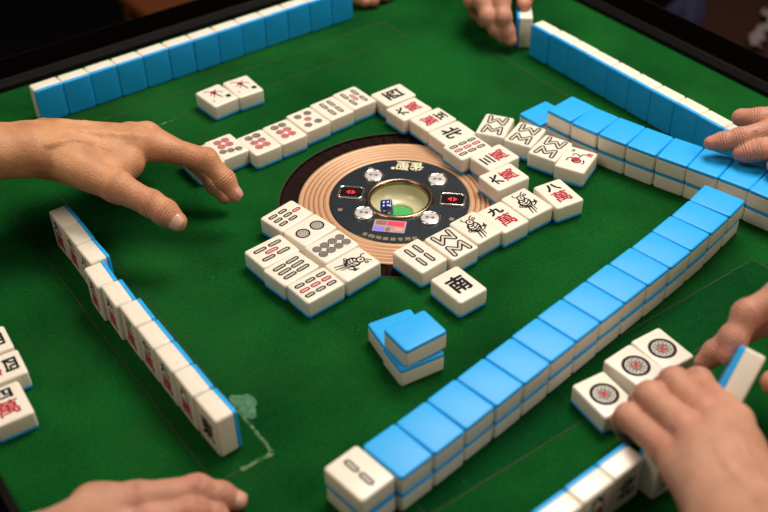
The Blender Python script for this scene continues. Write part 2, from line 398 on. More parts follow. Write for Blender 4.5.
# ------------------------------------------------------------------ setting
def plane(name, x0, x1, y0, y1, z, mat):
    return mesh_obj(name, [(x0, y0, z), (x1, y0, z), (x1, y1, z), (x0, y1, z)], [(0, 1, 2, 3)], mat)
FZ = -760
tag(plane('floor', -2600, 3200, -2600, 3200, FZ, M['floor']), kind='structure')
M['wall'] = node_mat('dark_wall', (0.001, 0.0008, 0.0007), 0.9, spec=0.05)
for nm, b in (('wall_back', box(-2600, 3200, 3200, 3260, FZ, 1900)), ('wall_right', box(3200, 3260, -2600, 3200, FZ, 1900))):
    tag(mesh_obj(nm, *b, M['wall']), kind='structure')
# ------------------------------------------------------------------ table
FH = 420
table = empty('mahjong_table', (0, 0, FZ)); tag(table, 'square mahjong table with green felt top and raised black rim', 'table')
table_z = FZ
def tpart(name, V, F, mats, **k):
    return mesh_obj(name, [(x, y, z-table_z) for x, y, z in V], F, mats, table, **k)
n = 128; V = []; F = []
for i in range(n):
    a = 2*math.pi*(i+.5)/n; c, s = math.cos(a), math.sin(a); V.append((113.4*c, 113.4*s, 0))
for i in range(n):
    a = 2*math.pi*(i+.5)/n; c, s = math.cos(a), math.sin(a); t = FH/max(abs(c), abs(s)); V.append((t*c, t*s, 0))
for i in range(n): j = (i+1) % n; F.append((i, i+n, j+n, j))
for sx, sy, k in ((1, 1, n//8), (-1, 1, 3*n//8), (-1, -1, 5*n//8), (1, -1, 7*n//8)):
    V.append((sx*FH, sy*FH, 0)); F.append((n+k-1, len(V)-1, n+k))
tpart('felt_surface', V, F, M['felt'])
# four tile lift panels let into the felt, each edged by a groove
for k, nm in enumerate(range(4)):
    g = []; x0, x1, y0, y1 = -300, -254, -191, 198
    q = [(x0, y0), (x1, y0), (x1, y1), (x0, y1)]; rot = lambda p: [p, (-p[1], p[0]), (-p[0], -p[1]), (p[1], -p[0])][k]
    qq = [rot(p) for p in q]
    tpart('lift_panel', [(x, y, 0.12) for x, y in qq], [(0, 1, 2, 3)], M['felt_dark'] if k == 1 else M['felt'])
    VV, FF = [], []
    ww = 0.55
    for i in range(4):
        (ax, ay), (bx, by) = qq[i], qq[(i+1) % 4]; l = math.hypot(bx-ax, by-ay); nx, ny = -(by-ay)/l*ww, (bx-ax)/l*ww; b = len(VV)
        VV += [(ax-nx, ay-ny, .2), (bx-nx, by-ny, .2), (bx+nx, by+ny, .2), (ax+nx, ay+ny, .2)]; FF.append((b, b+1, b+2, b+3))
    tpart('lift_groove', VV, FF, M['groove'])
# scuffed end of the left lift panel and the bare patch beside it
rr = random.Random(3)
def ragged(name, pts, w, mat):
    VV, FF = [], []
    for i, (x, y) in enumerate(pts):
        a = pts[max(0, i-1)]; b = pts[min(len(pts)-1, i+1)]; l = math.hypot(b[0]-a[0], b[1]-a[1]); nx, ny = -(b[1]-a[1])/l, (b[0]-a[0])/l
        w1 = w*(.5+rr.random()); w2 = w*(.5+rr.random()); VV += [(x+nx*w1, y+ny*w1, .32), (x-nx*w2, y-ny*w2, .32)]
        if i: FF.append((2*i-2, 2*i-1, 2*i+1, 2*i))
    tpart(name, VV, FF, mat)
ragged('scuff_mark', [(-253+.0*i, -140-51*i/26) for i in range(27)], 1.2, M['scuff'])
ragged('scuff_mark', [(-253-26*i/14, -191) for i in range(15)], 1.6, M['scuff'])
ragged('scuff_mark', [(-190+90*i/24, 254) for i in range(25)], 1.0, M['scuff'])
pts = []
for i in range(26):
    a = 2*math.pi*i/26; r_ = 8.6+2.0*math.sin(3*a+1)+1.6*rr.random(); pts.append((-246+r_*.85*math.cos(a), -139+r_*1.5*math.sin(a), .3))
tpart('bare_patch', pts, [tuple(range(26))], M['worn'])
# rim: four bevelled rails with a brown outer edge strip
RW = 48
for k in range(4):
    rot = lambda x, y: [(x, y), (-y, x), (-x, -y), (y, -x)][k]
    prof = [(FH-1, -30), (FH-1, 6), (FH+2, 11), (FH+7, 13), (FH+RW-8, 15), (FH+RW-3, 13), (FH+RW, 8), (FH+RW, -60), (FH-1, -60)]
    VV = []; e = len(prof)
    for d, z in prof:
        x, y = rot(-d, d); VV.append((x, y, z))
    for d, z in prof:
        x, y = rot(d, d); VV.append((x, y, z))
    FF = [(i, (i+1) % e, e+(i+1) % e, e+i) for i in range(e)]
    tpart('rim_rail', VV, FF, M['rim'])
    prof = [(FH+RW-6, 15.2), (FH+RW-2.5, 14.0), (FH+RW+.6, 9), (FH+RW+.6, 2)]; e = 4; VV = []
    for sg in (-1, 1):
        for d, z in prof: x, y = rot(sg*d, d); VV.append((x, y, z))
    tpart('rim_edge_strip', VV, [(i, i+1, e+i+1, e+i) for i in range(3)], M['rim_edge'])
    VV = []; prof = [(FH-2.2, 0), (FH-2.2, 5.5), (FH+1.6, 10.6), (FH+4, 12.2)]
    for sg in (-1, 1):
        for d, z in prof: x, y = rot(sg*d, d); VV.append((x, y, z))
    tpart('rim_lip', VV, [(i, i+1, e+i+1, e+i) for i in range(3)], M['rim_lip'])
VV, FF = box(-FH-20, FH+20, -FH-20, FH+20, -140, -62); tpart('table_cabinet', VV, FF, M['rim'])
VV, FF = box(-150, 150, -150, 150, FZ+40, -140, 8); tpart('pedestal', VV, FF, M['rim'])
VV, FF = box(-300, 300, -300, 300, FZ, FZ+40, 8); tpart('pedestal_foot', VV, FF, M['rim'])
# ------------------------------------------------------------------ dice console in the middle
con = empty('dice_console', mat=Matrix.Rotation(R(-45), 4, 'Z') @ Matrix.Translation((0, 0, 0)))
tag(con, 'round console with tan ridged ring, black button panel and dice bowl', 'console')
V, F = [], []; n = 240
for j, (r_, z0, z1) in enumerate(((113, 0.5, 0.5), (111.5, 0.6, 0.6), (111, -1.2, -2.0), (97, -1.0, -2.6), (94.6, -.6, -.6))):
    for i in range(n): a = 2*math.pi*i/n; V.append((r_*math.cos(a), r_*math.sin(a), z0 if (i//2) % 2 else z1))
for j in range(4):
    for i in range(n): F.append((j*n+i, (j+1)*n+i, (j+1)*n+(i+1) % n, j*n+(i+1) % n)[::-1])
mesh_obj('fluted_ring', V, F, M['dark_ring'], con)
V, F = lathe([(113.6, .35), (112.4, .75), (111.6, .35)][::-1]); mesh_obj('ring_edge', V, F, M['groove'], con)
prof = [(65, -.3)]
r_ = 65.6
gm = []
for a_, b_ in ((65.6, 70.5), (71.5, 75.5), (76.5, 80), (81, 84.5), (85.5, 89), (90, 94.8)):
    prof += [(a_, -1.3), (a_+.5, -.35), ((a_+b_)/2, .0), (b_-.5, -.35), (b_, -1.3)]
prof += [(95, -4)]
V, F = lathe(prof, 128); n = 128
mi = []
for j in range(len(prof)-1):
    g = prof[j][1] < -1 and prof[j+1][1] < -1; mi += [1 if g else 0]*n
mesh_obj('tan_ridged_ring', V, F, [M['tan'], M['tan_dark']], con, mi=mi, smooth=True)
V, F = lathe([(31, -2), (31, 0), (32, .25), (64.6, .25), (65.6, -.3), (65.8, -1.5)], 128); mesh_obj('button_panel', V, F, M['console'], con, smooth=False)
V, F = lathe([(27.2, -3), (27.0, .5), (27.8, 1.9), (29.4, 2.6), (31.0, 2.2), (32.2, 1.1), (32.6, .2)], 96); mesh_obj('bowl_rim', V, F, M['brass'], con, smooth=True)
V, F = lathe([(27.6, -.5), (27.0, -5), (24.8, -10), (20.5, -13.8), (15, -15.4), (13.2, -15.8), (12.8, -18)], 96); mesh_obj('dice_bowl', V, F, M['bowl'], con, smooth=True)
V, F = lathe([(13, -17.4), (.1, -17.2)], 48, True); mesh_obj('bowl_cloth', V, F, M['bowl_green'], con)
for (x, y), lab in (((-30, 33), 'upper left'), ((31.5, 34.5), 'upper right'), ((-28.8, -27.2), 'lower left'), ((32.2, -26.4), 'lower right')):
    V, F = lathe([(10.2, .2), (10.2, 1.6), (9.4, 2.3), (8.5, 2.3), (8.0, 1.6)], 48); b = mesh_obj('push_button', V, F, M['chrome'], con, smooth=True, loc=(x, y, 0))
    V, F = lathe([(8.0, 1.6), (6.5, 1.9), (.05, 2.1)], 40, True); mesh_obj('button_cap', V, F, M['button_face'], b, smooth=True)
    d = Draw(); d.disc(-2.6, 0, 1.5, 0); d.disc(2.6, 0, 1.5, 0); d.line([(-2.6, 0), (2.6, 0)], .5, 0, .02); d.build('button_symbol', [M['button_dot']], b, (0, 0, 2.2))
for x, y in ((-46.5, 2.8), (49.3, 4.7)):
    V, F = stack(12.2, 9.4, 4.0, [(0, .2), (0, 1.8), (.6, 2.3), (1.3, 2.3), (1.8, 1.6)], 6, (False, False))
    b = mesh_obj('display_window', V, F, M['chrome'], con, smooth=True, loc=(x, y, 0))
    V, F = stack(10.5, 7.7, 2.8, [(0, 1.5), (.1, 1.6)], 6); mesh_obj('display_glass', V, F, M['screen'], b)
    d = Draw(); d.poly([(-4.6, 0), (-.8, 3.2), (-.8, -3.2)], 0); d.poly([(4.6, 0), (.8, -3.2), (.8, 3.2)], 0); d.build('led_arrows', [M['led']], b, (0, 0, 1.75))
# sticker below the bowl, lettering above and below
d = Draw(); hx, hy = 15.5, 9.5
d.poly(rrect(hx, hy, 1.6), 1); d.poly(rrect(hx-.8, hy-.8, 1), 5, .03)
d.poly([(-13, 1), (-3.5, 1), (-3.5, 7.4), (-13, 7.4)], 2, .06); d.poly([(-2.6, .4), (13, .4), (13, 7.6), (-2.6, 7.6)], 3, .06)
d.poly([(-14, -8), (-4, -8), (-4, -2), (-14, -2)], 4, .06); d.poly([(5.5, -6), (12, -6), (12, -1.6), (5.5, -1.6)], 6, .06); d.poly([(-3, -8), (1.2, -8), (1.2, -2), (-3, -2)], 2, .06)
d.poly([(6, -8.2), (13.6, -8.2), (13.6, -6.6), (6, -6.6)], 4, .06)
d.build('sticker', [M['gold'], M['brass'], M['st_brown'], M['st_red'], M['st_blue'], M['st_white'], M['st_orange']], con, (-2.6, -42.6, .5))
d = Draw(); d.text('雀', -6.9, 0, 12.8, 14, 0, 0.3); d.text('聖', 7.2, 0, 12.8, 14, 0, 0.3); d.disc(15.8, 5.5, 2, 0)
o = d.build('logo_lettering', [M['gold']], con, (2.2, 54.6, .4)); o.rotation_euler = (0, 0, math.pi)
d = Draw()
for i, ch in enumerate('全自动麻将专用机'):
    a = R(-90+(i-3.5)*6.2); d.text(ch, 60.8*math.cos(a)-0, 60.8*math.sin(a), 5.0, 4.6, 0, 0.12, math.degrees(a)+90)
d.build('small_lettering', [M['gold2']], con, (0, 0, .4))
for ang in (128, 52, 205, 335):
    d = Draw(); d.ring(0, 0, 1.2, 2.2, 0); d.disc(0, 0, .7, 0); d.build('screw_mark', [M['gold2']], con, (57*math.cos(R(ang)), 57*math.sin(R(ang)), .4))
# die in the bowl
def make_die():
    o = empty('die', mat=Matrix.Translation((-.0130, .0020, -.0050)) @ Matrix.Rotation(R(-38), 4, 'Z') @ Matrix.Rotation(R(14), 4, 'X') @ Matrix.Rotation(R(-9), 4, 'Y'))
    V, F = stack(5.6, 5.6, 1.4, [(1.2, -5.6), (.4, -5.2), (0, -4.4), (0, 4.4), (.4, 5.2), (1.2, 5.6)], 4); mesh_obj('die_cube', V, F, M['die'], o, smooth=True)
    d = Draw()
    for x in (-2, 2):
        for y in (-2, 2): d.disc(x, y, 1.0, 0, 0, 14)
    d.build('die_pips', [M['pip']], o, (0, 0, 5.65))
    d = Draw(); d.disc(-2, 2, .9, 0, 0, 14); d.disc(2, -2, .9, 0, 0, 14)
    p = d.build('die_pips', [M['pip']], o); p.matrix_local = Matrix.Translation((0, -.00565, 0)) @ Matrix.Rotation(R(90), 4, 'X')
    d = Draw(); [d.disc(a, a, .9, 0, 0, 14) for a in (-2.2, 0, 2.2)]
    p = d.build('die_pips', [M['pip']], o); p.matrix_local = Matrix.Translation((-.00565, 0, 0)) @ Matrix.Rotation(R(-90), 4, 'Y')
    return o
tag(make_die(), 'small blue die with white pips lying in the console bowl', 'die')
# ------------------------------------------------------------------ tiles
TILES = [
    ('U', -108.8, 21.4, -79.7, 0.1, 'b7', 'seven bamboo tile with one red stick, in the seven-tile block left of the console', 'face-up tiles left of the console'),
    ('U', -103.2, -8.3, -81.1, 0.1, 'd2', 'two circle tile beside the console, between a bamboo tile and the eight circle tile', 'face-up tiles left of the console'),
    ('U', -100.6, -38.6, -84.4, 0.1, 'd8', 'eight circle tile in the block left of the console', 'face-up tiles left of the console'),
    ('U', -99.8, -69.3, -83.8, 0.1, 'b1', 'bird tile with a red eye at the right corner of the left block', 'face-up tiles left of the console'),
    ('U', -145.2, -13.3, -85.8, 0.1, 'b5', 'five bamboo tile with a red middle stick, leftmost of the left block', 'face-up tiles left of the console'),
    ('U', -144.1, -42.9, -82.3, 0.1, 'b6', 'six bamboo tile without any red, front left row of the left block', 'face-up tiles left of the console'),
    ('U', -139.3, -73.1, -85.8, 0.1, 'b9', 'nine bamboo tile with a red column, nearest corner of the left block', 'face-up tiles left of the console'),
    ('U', -48.2, -94.4, 4.8, 0.1, 'b4', 'four bamboo tile at the left end of the row below the console', 'face-up row below the console'),
    ('U', -16.4, -97.3, 2.7, 0.1, 'b8', 'eight bamboo zigzag tile between the four bamboo and a bird, behind the single south tile', 'face-up row below the console'),
    ('U', 14.7, -92.7, 3.6, 0.1, 'b1', 'bird tile between the zigzag tile and the black nine tile below the console', 'face-up row below the console'),
    ('U', 43.0, -95.4, 1.2, 0.1, 'w九', 'nine character tile with red lower character between two bird tiles', 'face-up row below the console'),
    ('U', 73.8, -92.8, 1.4, 0.1, 'b1', 'bird tile between the nine character and the eight character tiles', 'face-up row below the console'),
    ('U', 106.6, -99.3, -7.7, 0.1, 'w八', 'eight character tile slightly turned at the right end of the row below the console', 'face-up row below the console'),
    ('U', 84.6, -49.5, 88.4, 0.1, 'w六', 'character tile with a red sign above the bird tile, right of the console', 'face-up column right of the console'),
    ('U', 98.8, -19.5, 91.4, 0.1, 'w三', 'three character tile with three black strokes, right of the console', 'face-up column right of the console'),
    ('U', 89.2, 9.8, -89.9, 0.1, 'b9', 'nine bamboo tile with a red column on the upper right of the console', 'face-up column right of the console'),
    ('U', 93.1, 38.4, -90.8, 0.1, 'h北', 'north wind tile with one black character, upper right of the console', 'face-up column right of the console'),
    ('U', 93.6, 69.5, -88.6, 0.1, 'w五', 'five character tile, its black numeral pointing to the upper right, beside the north tile', 'face-up column right of the console'),
    ('U', 86.4, 100.1, 92.6, 0.1, 'w六', 'character tile with faded red sign, second from the top of the column above the console', 'face-up column right of the console'),
    ('U', 90.2, 132.5, 89.9, 0.1, 'h西', 'black wind tile at the top end of the column above the console', 'face-up column right of the console'),
    ('U', 54.0, 152.3, 2.1, 0.1, 'b5', 'five bamboo tile with red middle stick, right end of the row above the console', 'face-up row above the console'),
    ('U', 24.0, 149.3, 2.3, 0.1, 'b4', 'four bamboo tile in the row above the console', 'face-up row above the console'),
    ('U', -6.8, 145.9, 2.4, 0.1, 'd5', 'five circle tile with a red centre in the row above the console', 'face-up row above the console'),
    ('U', -37.9, 140.9, 1.0, 0.1, 'd6', 'six circle tile right next to the five circle tile above the console', 'face-up row above the console'),
    ('U', -68.1, 139.7, 1.3, 0.1, 'd6', 'six circle tile beside the gap in the row above the console', 'face-up row above the console'),
    ('U', -97.1, 152.3, 0.5, 0.1, 'd7', 'seven circle tile at the tip of the reaching index finger', 'face-up row above the console'),
    ('U', -124.8, 149.9, -1.2, 0.1, 'd7', 'tile mostly hidden under the reaching index finger', 'face-up row above the console'),
    ('U', -57.6, 243.6, 4.3, 0.1, 'f1', 'left one of the two picture tiles lying alone near the back wall', 'pair of picture tiles'),
    ('U', -26.5, 243.1, -1.7, 0.1, 'f1', 'right one of the two picture tiles lying alone near the back wall', 'pair of picture tiles'),
    ('U', 135.6, 23.0, -57.1, 0.1, 'b8', 'zigzag eight bamboo tile, leftmost of three turned ones at the upper right', 'turned tiles by the right double wall'),
    ('U', 148.4, -7.4, -66.4, 0.1, 'b8', 'zigzag eight bamboo tile, middle of three turned ones at the upper right', 'turned tiles by the right double wall'),
    ('U', 152.0, -39.8, -70.7, 0.1, 'b8', 'zigzag eight bamboo tile, rightmost of three turned ones at the upper right', 'turned tiles by the right double wall'),
    ('U', 157.9, -69.2, -65.2, 0.1, 'f2', 'flower tile with red blossom and small red sign, touching the right double wall', 'turned tiles by the right double wall'),
    ('U', -45.1, -142.9, 1.9, 0.1, 'h南', 'south wind tile with one bold black character lying alone below the console', None),
    ('D', -121.3, -182.3, -97.2, 0.1, None, 'lower front tile of the small blue stack in the middle of the felt', 'small blue stack'),
    ('D', -115.8, -154.4, -99.0, 0.1, None, 'lower back tile of the small blue stack in the middle of the felt', 'small blue stack'),
    ('D', -118.0, -180.3, -91.0, 17.9, None, 'top tile of the small blue stack in the middle of the felt', 'small blue stack'),
    ('U', -37.5, -301.4, -5.7, 0.1, 'd1', 'big circle tile nearest of the three, touched by the little finger', 'big circle tiles'),
    ('U', 1.8, -295.0, 2.5, 0.1, 'd1', 'big circle tile, middle one of the three beside the near hand', 'big circle tiles'),
    ('U', 31.3, -294.0, -3.3, 0.1, 'd1', 'big circle tile farthest of the three, beside the long double wall', 'big circle tiles'),
    ('U', -392.3, -49.0, -2.8, 0.1, 'w四', 'four character tile at the left edge with a red lower sign', 'face-up tiles at the left edge'),
    ('U', -385.1, -11.0, -94.3, 0.1, 'w四', 'four character tile lying sideways at the left edge, just above the upright four', 'face-up tiles at the left edge'),
    ('U', -384.1, 21.4, -93.9, 0.1, 'w四', 'topmost tile of the three cut by the left edge', 'face-up tiles at the left edge'),
    ('D', -228.3, -265.9, 6.4, 0.1, None, 'first lower tile from near end of long double wall, bottom layer', 'lower layer of the long double wall'),
    ('D', -197.8, -266.7, 6.6, 0.1, None, 'second lower tile from near end of long double wall, bottom layer', 'lower layer of the long double wall'),
    ('D', -167.6, -263.0, 7.7, 0.1, None, 'third lower tile from near end of long double wall, bottom layer', 'lower layer of the long double wall'),
    ('D', -137.6, -258.2, 8.1, 0.1, None, 'fourth lower tile from near end of long double wall, bottom layer', 'lower layer of the long double wall'),
    ('D', -107.4, -254.8, 8.5, 0.1, None, 'fifth lower tile from near end of long double wall, bottom layer', 'lower layer of the long double wall'),
    ('D', -77.4, -250.2, 8.2, 0.1, None, 'sixth lower tile from near end of long double wall, bottom layer', 'lower layer of the long double wall'),
    ('D', -47.4, -245.4, 8.1, 0.1, None, 'seventh lower tile from near end of long double wall, bottom layer', 'lower layer of the long double wall'),
    ('D', -17.5, -241.1, 8.2, 0.1, None, 'eighth lower tile from near end of long double wall, bottom layer', 'lower layer of the long double wall'),
    ('D', 12.3, -236.3, 7.8, 0.1, None, 'ninth lower tile from near end of long double wall, bottom layer', 'lower layer of the long double wall'),
    ('D', 42.1, -232.4, 8.4, 0.1, None, 'tenth lower tile from near end of long double wall, bottom layer', 'lower layer of the long double wall'),
    ('D', 72.0, -228.6, 8.0, 0.1, None, 'eleventh lower tile from near end of long double wall, bottom layer', 'lower layer of the long double wall'),
    ('D', 101.8, -224.1, 8.7, 0.1, None, 'twelfth lower tile from near end of long double wall, bottom layer', 'lower layer of the long double wall'),
    ('D', 131.5, -219.0, 9.8, 0.1, None, 'thirteenth lower tile from near end of long double wall, bottom layer', 'lower layer of the long double wall'),
    ('D', 161.1, -212.7, 12.1, 0.1, None, 'fourteenth lower tile from near end of long double wall, bottom layer', 'lower layer of the long double wall'),
    ('D', 190.9, -206.1, 13.9, 0.1, None, 'fifteenth lower tile from near end of long double wall, bottom layer', 'lower layer of the long double wall'),
    ('U', -229.3, -266.3, 7.1, 17.9, 'b2', 'two bamboo tile face up on the near end of the long double wall', 'upper layer of the long double wall'),
    ('D', -197.9, -266.2, 6.6, 17.9, None, 'first blue-backed tile from near end of long double wall, upper layer', 'upper layer of the long double wall'),
    ('D', -167.7, -262.8, 7.5, 17.9, None, 'second blue-backed tile from near end of long double wall, upper layer', 'upper layer of the long double wall'),
    ('D', -137.6, -258.4, 8.4, 17.9, None, 'third blue-backed tile from near end of long double wall, upper layer', 'upper layer of the long double wall'),
    ('D', -107.4, -254.5, 8.8, 17.9, None, 'fourth blue-backed tile from near end of long double wall, upper layer', 'upper layer of the long double wall'),
    ('D', -77.4, -250.2, 8.3, 17.9, None, 'fifth blue-backed tile from near end of long double wall, upper layer', 'upper layer of the long double wall'),
    ('D', -47.5, -245.3, 8.1, 17.9, None, 'sixth blue-backed tile from near end of long double wall, upper layer', 'upper layer of the long double wall'),
    ('D', -17.6, -240.7, 7.8, 17.9, None, 'seventh blue-backed tile from near end of long double wall, upper layer', 'upper layer of the long double wall'),
    ('D', 12.3, -236.6, 8.1, 17.9, None, 'eighth blue-backed tile from near end of long double wall, upper layer', 'upper layer of the long double wall'),
    ('D', 42.1, -232.1, 8.2, 17.9, None, 'ninth blue-backed tile from near end of long double wall, upper layer', 'upper layer of the long double wall'),
    ('D', 72.0, -228.2, 8.2, 17.9, None, 'tenth blue-backed tile from near end of long double wall, upper layer', 'upper layer of the long double wall'),
    ('D', 101.8, -224.2, 8.9, 17.9, None, 'eleventh blue-backed tile from near end of long double wall, upper layer', 'upper layer of the long double wall'),
    ('D', 131.5, -218.7, 10.1, 17.9, None, 'twelfth blue-backed tile from near end of long double wall, upper layer', 'upper layer of the long double wall'),
    ('D', 161.3, -213.4, 11.4, 17.9, None, 'thirteenth blue-backed tile from near end of long double wall, upper layer', 'upper layer of the long double wall'),
    ('D', 191.1, -206.8, 13.8, 17.9, None, 'fourteenth blue-backed tile from near end of long double wall, upper layer', 'upper layer of the long double wall'),
    ('D', 196.1, -19.8, -83.3, 17.9, None, 'first tile from the far end of the short right double wall, upper layer', 'upper layer of the right double wall'),
    ('D', 200.0, -49.2, -78.8, 17.9, None, 'second tile from the far end of the short right double wall, upper layer', 'upper layer of the right double wall'),
    ('D', 206.9, -78.3, -75.7, 17.9, None, 'third tile from the far end of the short right double wall, upper layer', 'upper layer of the right double wall'),
    ('D', 214.5, -107.2, -74.2, 17.9, None, 'fourth tile from the far end of the short right double wall, upper layer', 'upper layer of the right double wall'),
    ('D', 223.3, -136.1, -72.6, 17.9, None, 'fifth tile from the far end of the short right double wall, upper layer', 'upper layer of the right double wall'),
    ('D', 232.0, -164.9, -73.3, 17.9, None, 'sixth tile from the far end of the short right double wall, upper layer', 'upper layer of the right double wall'),
    ('D', 240.7, -194.0, -74.9, 17.9, None, 'seventh tile from the far end of the short right double wall, upper layer', 'upper layer of the right double wall'),
    ('D', 247.2, -223.3, -78.5, 17.9, None, 'eighth tile from the far end of the short right double wall, upper layer', 'upper layer of the right double wall'),
    ('D', 252.3, -252.9, -82.4, 17.9, None, 'ninth tile from the far end of the short right double wall, upper layer', 'upper layer of the right double wall'),
    ('D', 196.8, -19.8, -83.4, 0.1, None, 'second tile from the far end of the short right double wall, bottom layer', 'lower layer of the right double wall'),
    ('D', 189.1, 11.4, -86.6, 0.1, None, 'first bottom tile of the short right double wall, with nothing on top', 'lower layer of the right double wall'),
    ('D', 201.8, -49.2, -78.7, 0.1, None, 'third tile from the far end of the short right double wall, bottom layer', 'lower layer of the right double wall'),
    ('D', 207.8, -78.3, -75.3, 0.1, None, 'fourth tile from the far end of the short right double wall, bottom layer', 'lower layer of the right double wall'),
    ('D', 215.8, -107.2, -73.9, 0.1, None, 'fifth tile from the far end of the short right double wall, bottom layer', 'lower layer of the right double wall'),
    ('D', 224.8, -136.1, -72.6, 0.1, None, 'sixth tile from the far end of the short right double wall, bottom layer', 'lower layer of the right double wall'),
    ('D', 233.3, -164.9, -73.1, 0.1, None, 'seventh tile from the far end of the short right double wall, bottom layer', 'lower layer of the right double wall'),
    ('D', 241.6, -194.0, -75.5, 0.1, None, 'eighth tile from the far end of the short right double wall, bottom layer', 'lower layer of the right double wall'),
    ('D', 248.4, -223.3, -78.7, 0.1, None, 'ninth tile from the far end of the short right double wall, bottom layer', 'lower layer of the right double wall'),
    ('D', 253.2, -252.9, -83.0, 0.1, None, 'tenth tile from the far end of the short right double wall, bottom layer', 'lower layer of the right double wall'),
    ('S', -275.5, 113.0, 181.0, 0.1, 'w九', 'tenth standing tile from the near end of the left wall', 'standing tiles of the left wall'),
    ('S', -275.5, 83.0, 179.0, 0.1, 'w七', 'ninth standing tile from the near end of the left wall', 'standing tiles of the left wall'),
    ('S', -276.0, 53.0, 181.0, 0.1, 'w八', 'eighth standing tile from the near end of the left wall', 'standing tiles of the left wall'),
    ('S', -283.0, 21.5, 178.0, 0.1, 'w五', 'seventh standing tile from the near end of the left wall', 'standing tiles of the left wall'),
    ('S', -281.0, -8.0, 178.0, 0.1, 'w六', 'sixth standing tile from the near end of the left wall', 'standing tiles of the left wall'),
    ('S', -279.0, -38.0, 179.0, 0.1, 'w三', 'fifth standing tile from the near end of the left wall', 'standing tiles of the left wall'),
    ('S', -278.7, -68.5, 180.0, 0.1, 'w七', 'fourth standing tile from the near end of the left wall', 'standing tiles of the left wall'),
    ('S', -278.5, -98.5, 180.0, 0.1, 'w九', 'third standing tile from the near end of the left wall', 'standing tiles of the left wall'),
    ('S', -278.0, -128.5, 180.0, 0.1, 'w八', 'second standing tile from the near end of the left wall', 'standing tiles of the left wall'),
    ('S', -277.0, -159.0, 182.0, 0.1, 'h東', 'first standing tile from the near end of the left wall, plain black sign', 'standing tiles of the left wall'),
    ('S', -203.0, 338.5, 90.6, 0.1, None, 'first standing tile from the left end of the far back wall', 'standing tiles of the back wall'),
    ('S', -172.8, 338.2, 89.5, 0.1, None, 'second standing tile from the left end of the far back wall', 'standing tiles of the back wall'),
    ('S', -142.6, 338.7, 90.0, 0.1, None, 'third standing tile from the left end of the far back wall', 'standing tiles of the back wall'),
    ('S', -112.4, 338.3, 89.7, 0.1, None, 'fourth standing tile from the left end of the far back wall', 'standing tiles of the back wall'),
    ('S', -82.2, 338.5, 90.4, 0.1, None, 'fifth standing tile from the left end of the far back wall', 'standing tiles of the back wall'),
    ('S', -52.0, 338.4, 89.9, 0.1, None, 'sixth standing tile from the left end of the far back wall', 'standing tiles of the back wall'),
    ('S', -21.8, 338.1, 90.5, 0.1, None, 'seventh standing tile from the left end of the far back wall', 'standing tiles of the back wall'),
    ('S', 8.4, 338.1, 90.0, 0.1, None, 'eighth standing tile from the left end of the far back wall', 'standing tiles of the back wall'),
    ('S', 38.6, 338.6, 89.6, 0.1, None, 'ninth standing tile from the left end of the far back wall', 'standing tiles of the back wall'),
    ('S', 68.8, 338.5, 90.5, 0.1, None, 'tenth standing tile from the left end of the far back wall', 'standing tiles of the back wall'),
    ('S', 99.0, 338.5, 90.3, 0.1, None, 'eleventh standing tile from the left end of the far back wall', 'standing tiles of the back wall'),
    ('S', 129.2, 338.2, 89.9, 0.1, None, 'twelfth standing tile from the left end of the far back wall', 'standing tiles of the back wall'),
    ('S', 159.4, 338.2, 90.4, 0.1, None, 'thirteenth standing tile from the left end of the far back wall', 'standing tiles of the back wall'),
    ('S', 289.0, 118.5, -0.1, 0.1, None, 'first standing tile from the upper end of the far right wall', 'standing tiles of the far right wall'),
    ('S', 289.7, 88.5, 0.6, 0.1, None, 'second standing tile from the upper end of the far right wall', 'standing tiles of the far right wall'),
    ('S', 289.7, 58.6, -0.1, 0.1, None, 'third standing tile from the upper end of the far right wall', 'standing tiles of the far right wall'),
    ('S', 289.2, 28.7, 0.4, 0.1, None, 'fourth standing tile from the upper end of the far right wall', 'standing tiles of the far right wall'),
    ('S', 289.2, -1.3, -0.3, 0.1, None, 'fifth standing tile from the upper end of the far right wall', 'standing tiles of the far right wall'),
    ('S', 289.1, -31.2, -0.6, 0.1, None, 'sixth standing tile from the upper end of the far right wall', 'standing tiles of the far right wall'),
    ('S', 289.1, -61.2, 0.8, 0.1, None, 'seventh standing tile from the upper end of the far right wall', 'standing tiles of the far right wall'),
    ('S', 289.7, -91.2, 0.2, 0.1, None, 'eighth standing tile from the upper end of the far right wall', 'standing tiles of the far right wall'),
    ('S', 289.2, -121.1, -0.3, 0.1, None, 'ninth standing tile from the upper end of the far right wall', 'standing tiles of the far right wall'),
    ('S', 288.8, -151.1, -0.4, 0.1, None, 'tenth standing tile from the upper end of the far right wall', 'standing tiles of the far right wall'),
    ('S', 289.5, -181.0, 0.6, 0.1, None, 'eleventh standing tile from the upper end of the far right wall', 'standing tiles of the far right wall'),
    ('S', -87.5, -362.3, -87.0, 0.1, 'h北', 'standing tile nearest the big hand in the bottom wall, black wind sign', 'standing tiles of the bottom wall'),
    ('S', -117.0, -364.0, -87.0, 0.1, 'w六', 'second standing tile left of the big hand in the bottom wall', 'standing tiles of the bottom wall'),
    ('S', -147.0, -366.0, -87.0, 0.1, 'w九', 'third standing tile left of the big hand, cut by the bottom edge', 'standing tiles of the bottom wall'),
    ('S', -177.0, -368.0, -87.0, 0.1, 'w八', 'outermost standing tile of the bottom wall, left of all others', 'standing tiles of the bottom wall'),
    ('S', -54.5, -371.0, -87.0, 0.1, 'w七', 'tile peeking out under the big hand at the end of the bottom wall', 'standing tiles of the bottom wall'),
]
for kind, x, y, rot, z, code, lab, grp in TILES:
    mt = up_m(x, y, rot, z) if kind == 'U' else down_m(x, y, rot, z) if kind == 'D' else stand_m(x, y, rot, z)
    place_tile(mt, code, lab, grp)
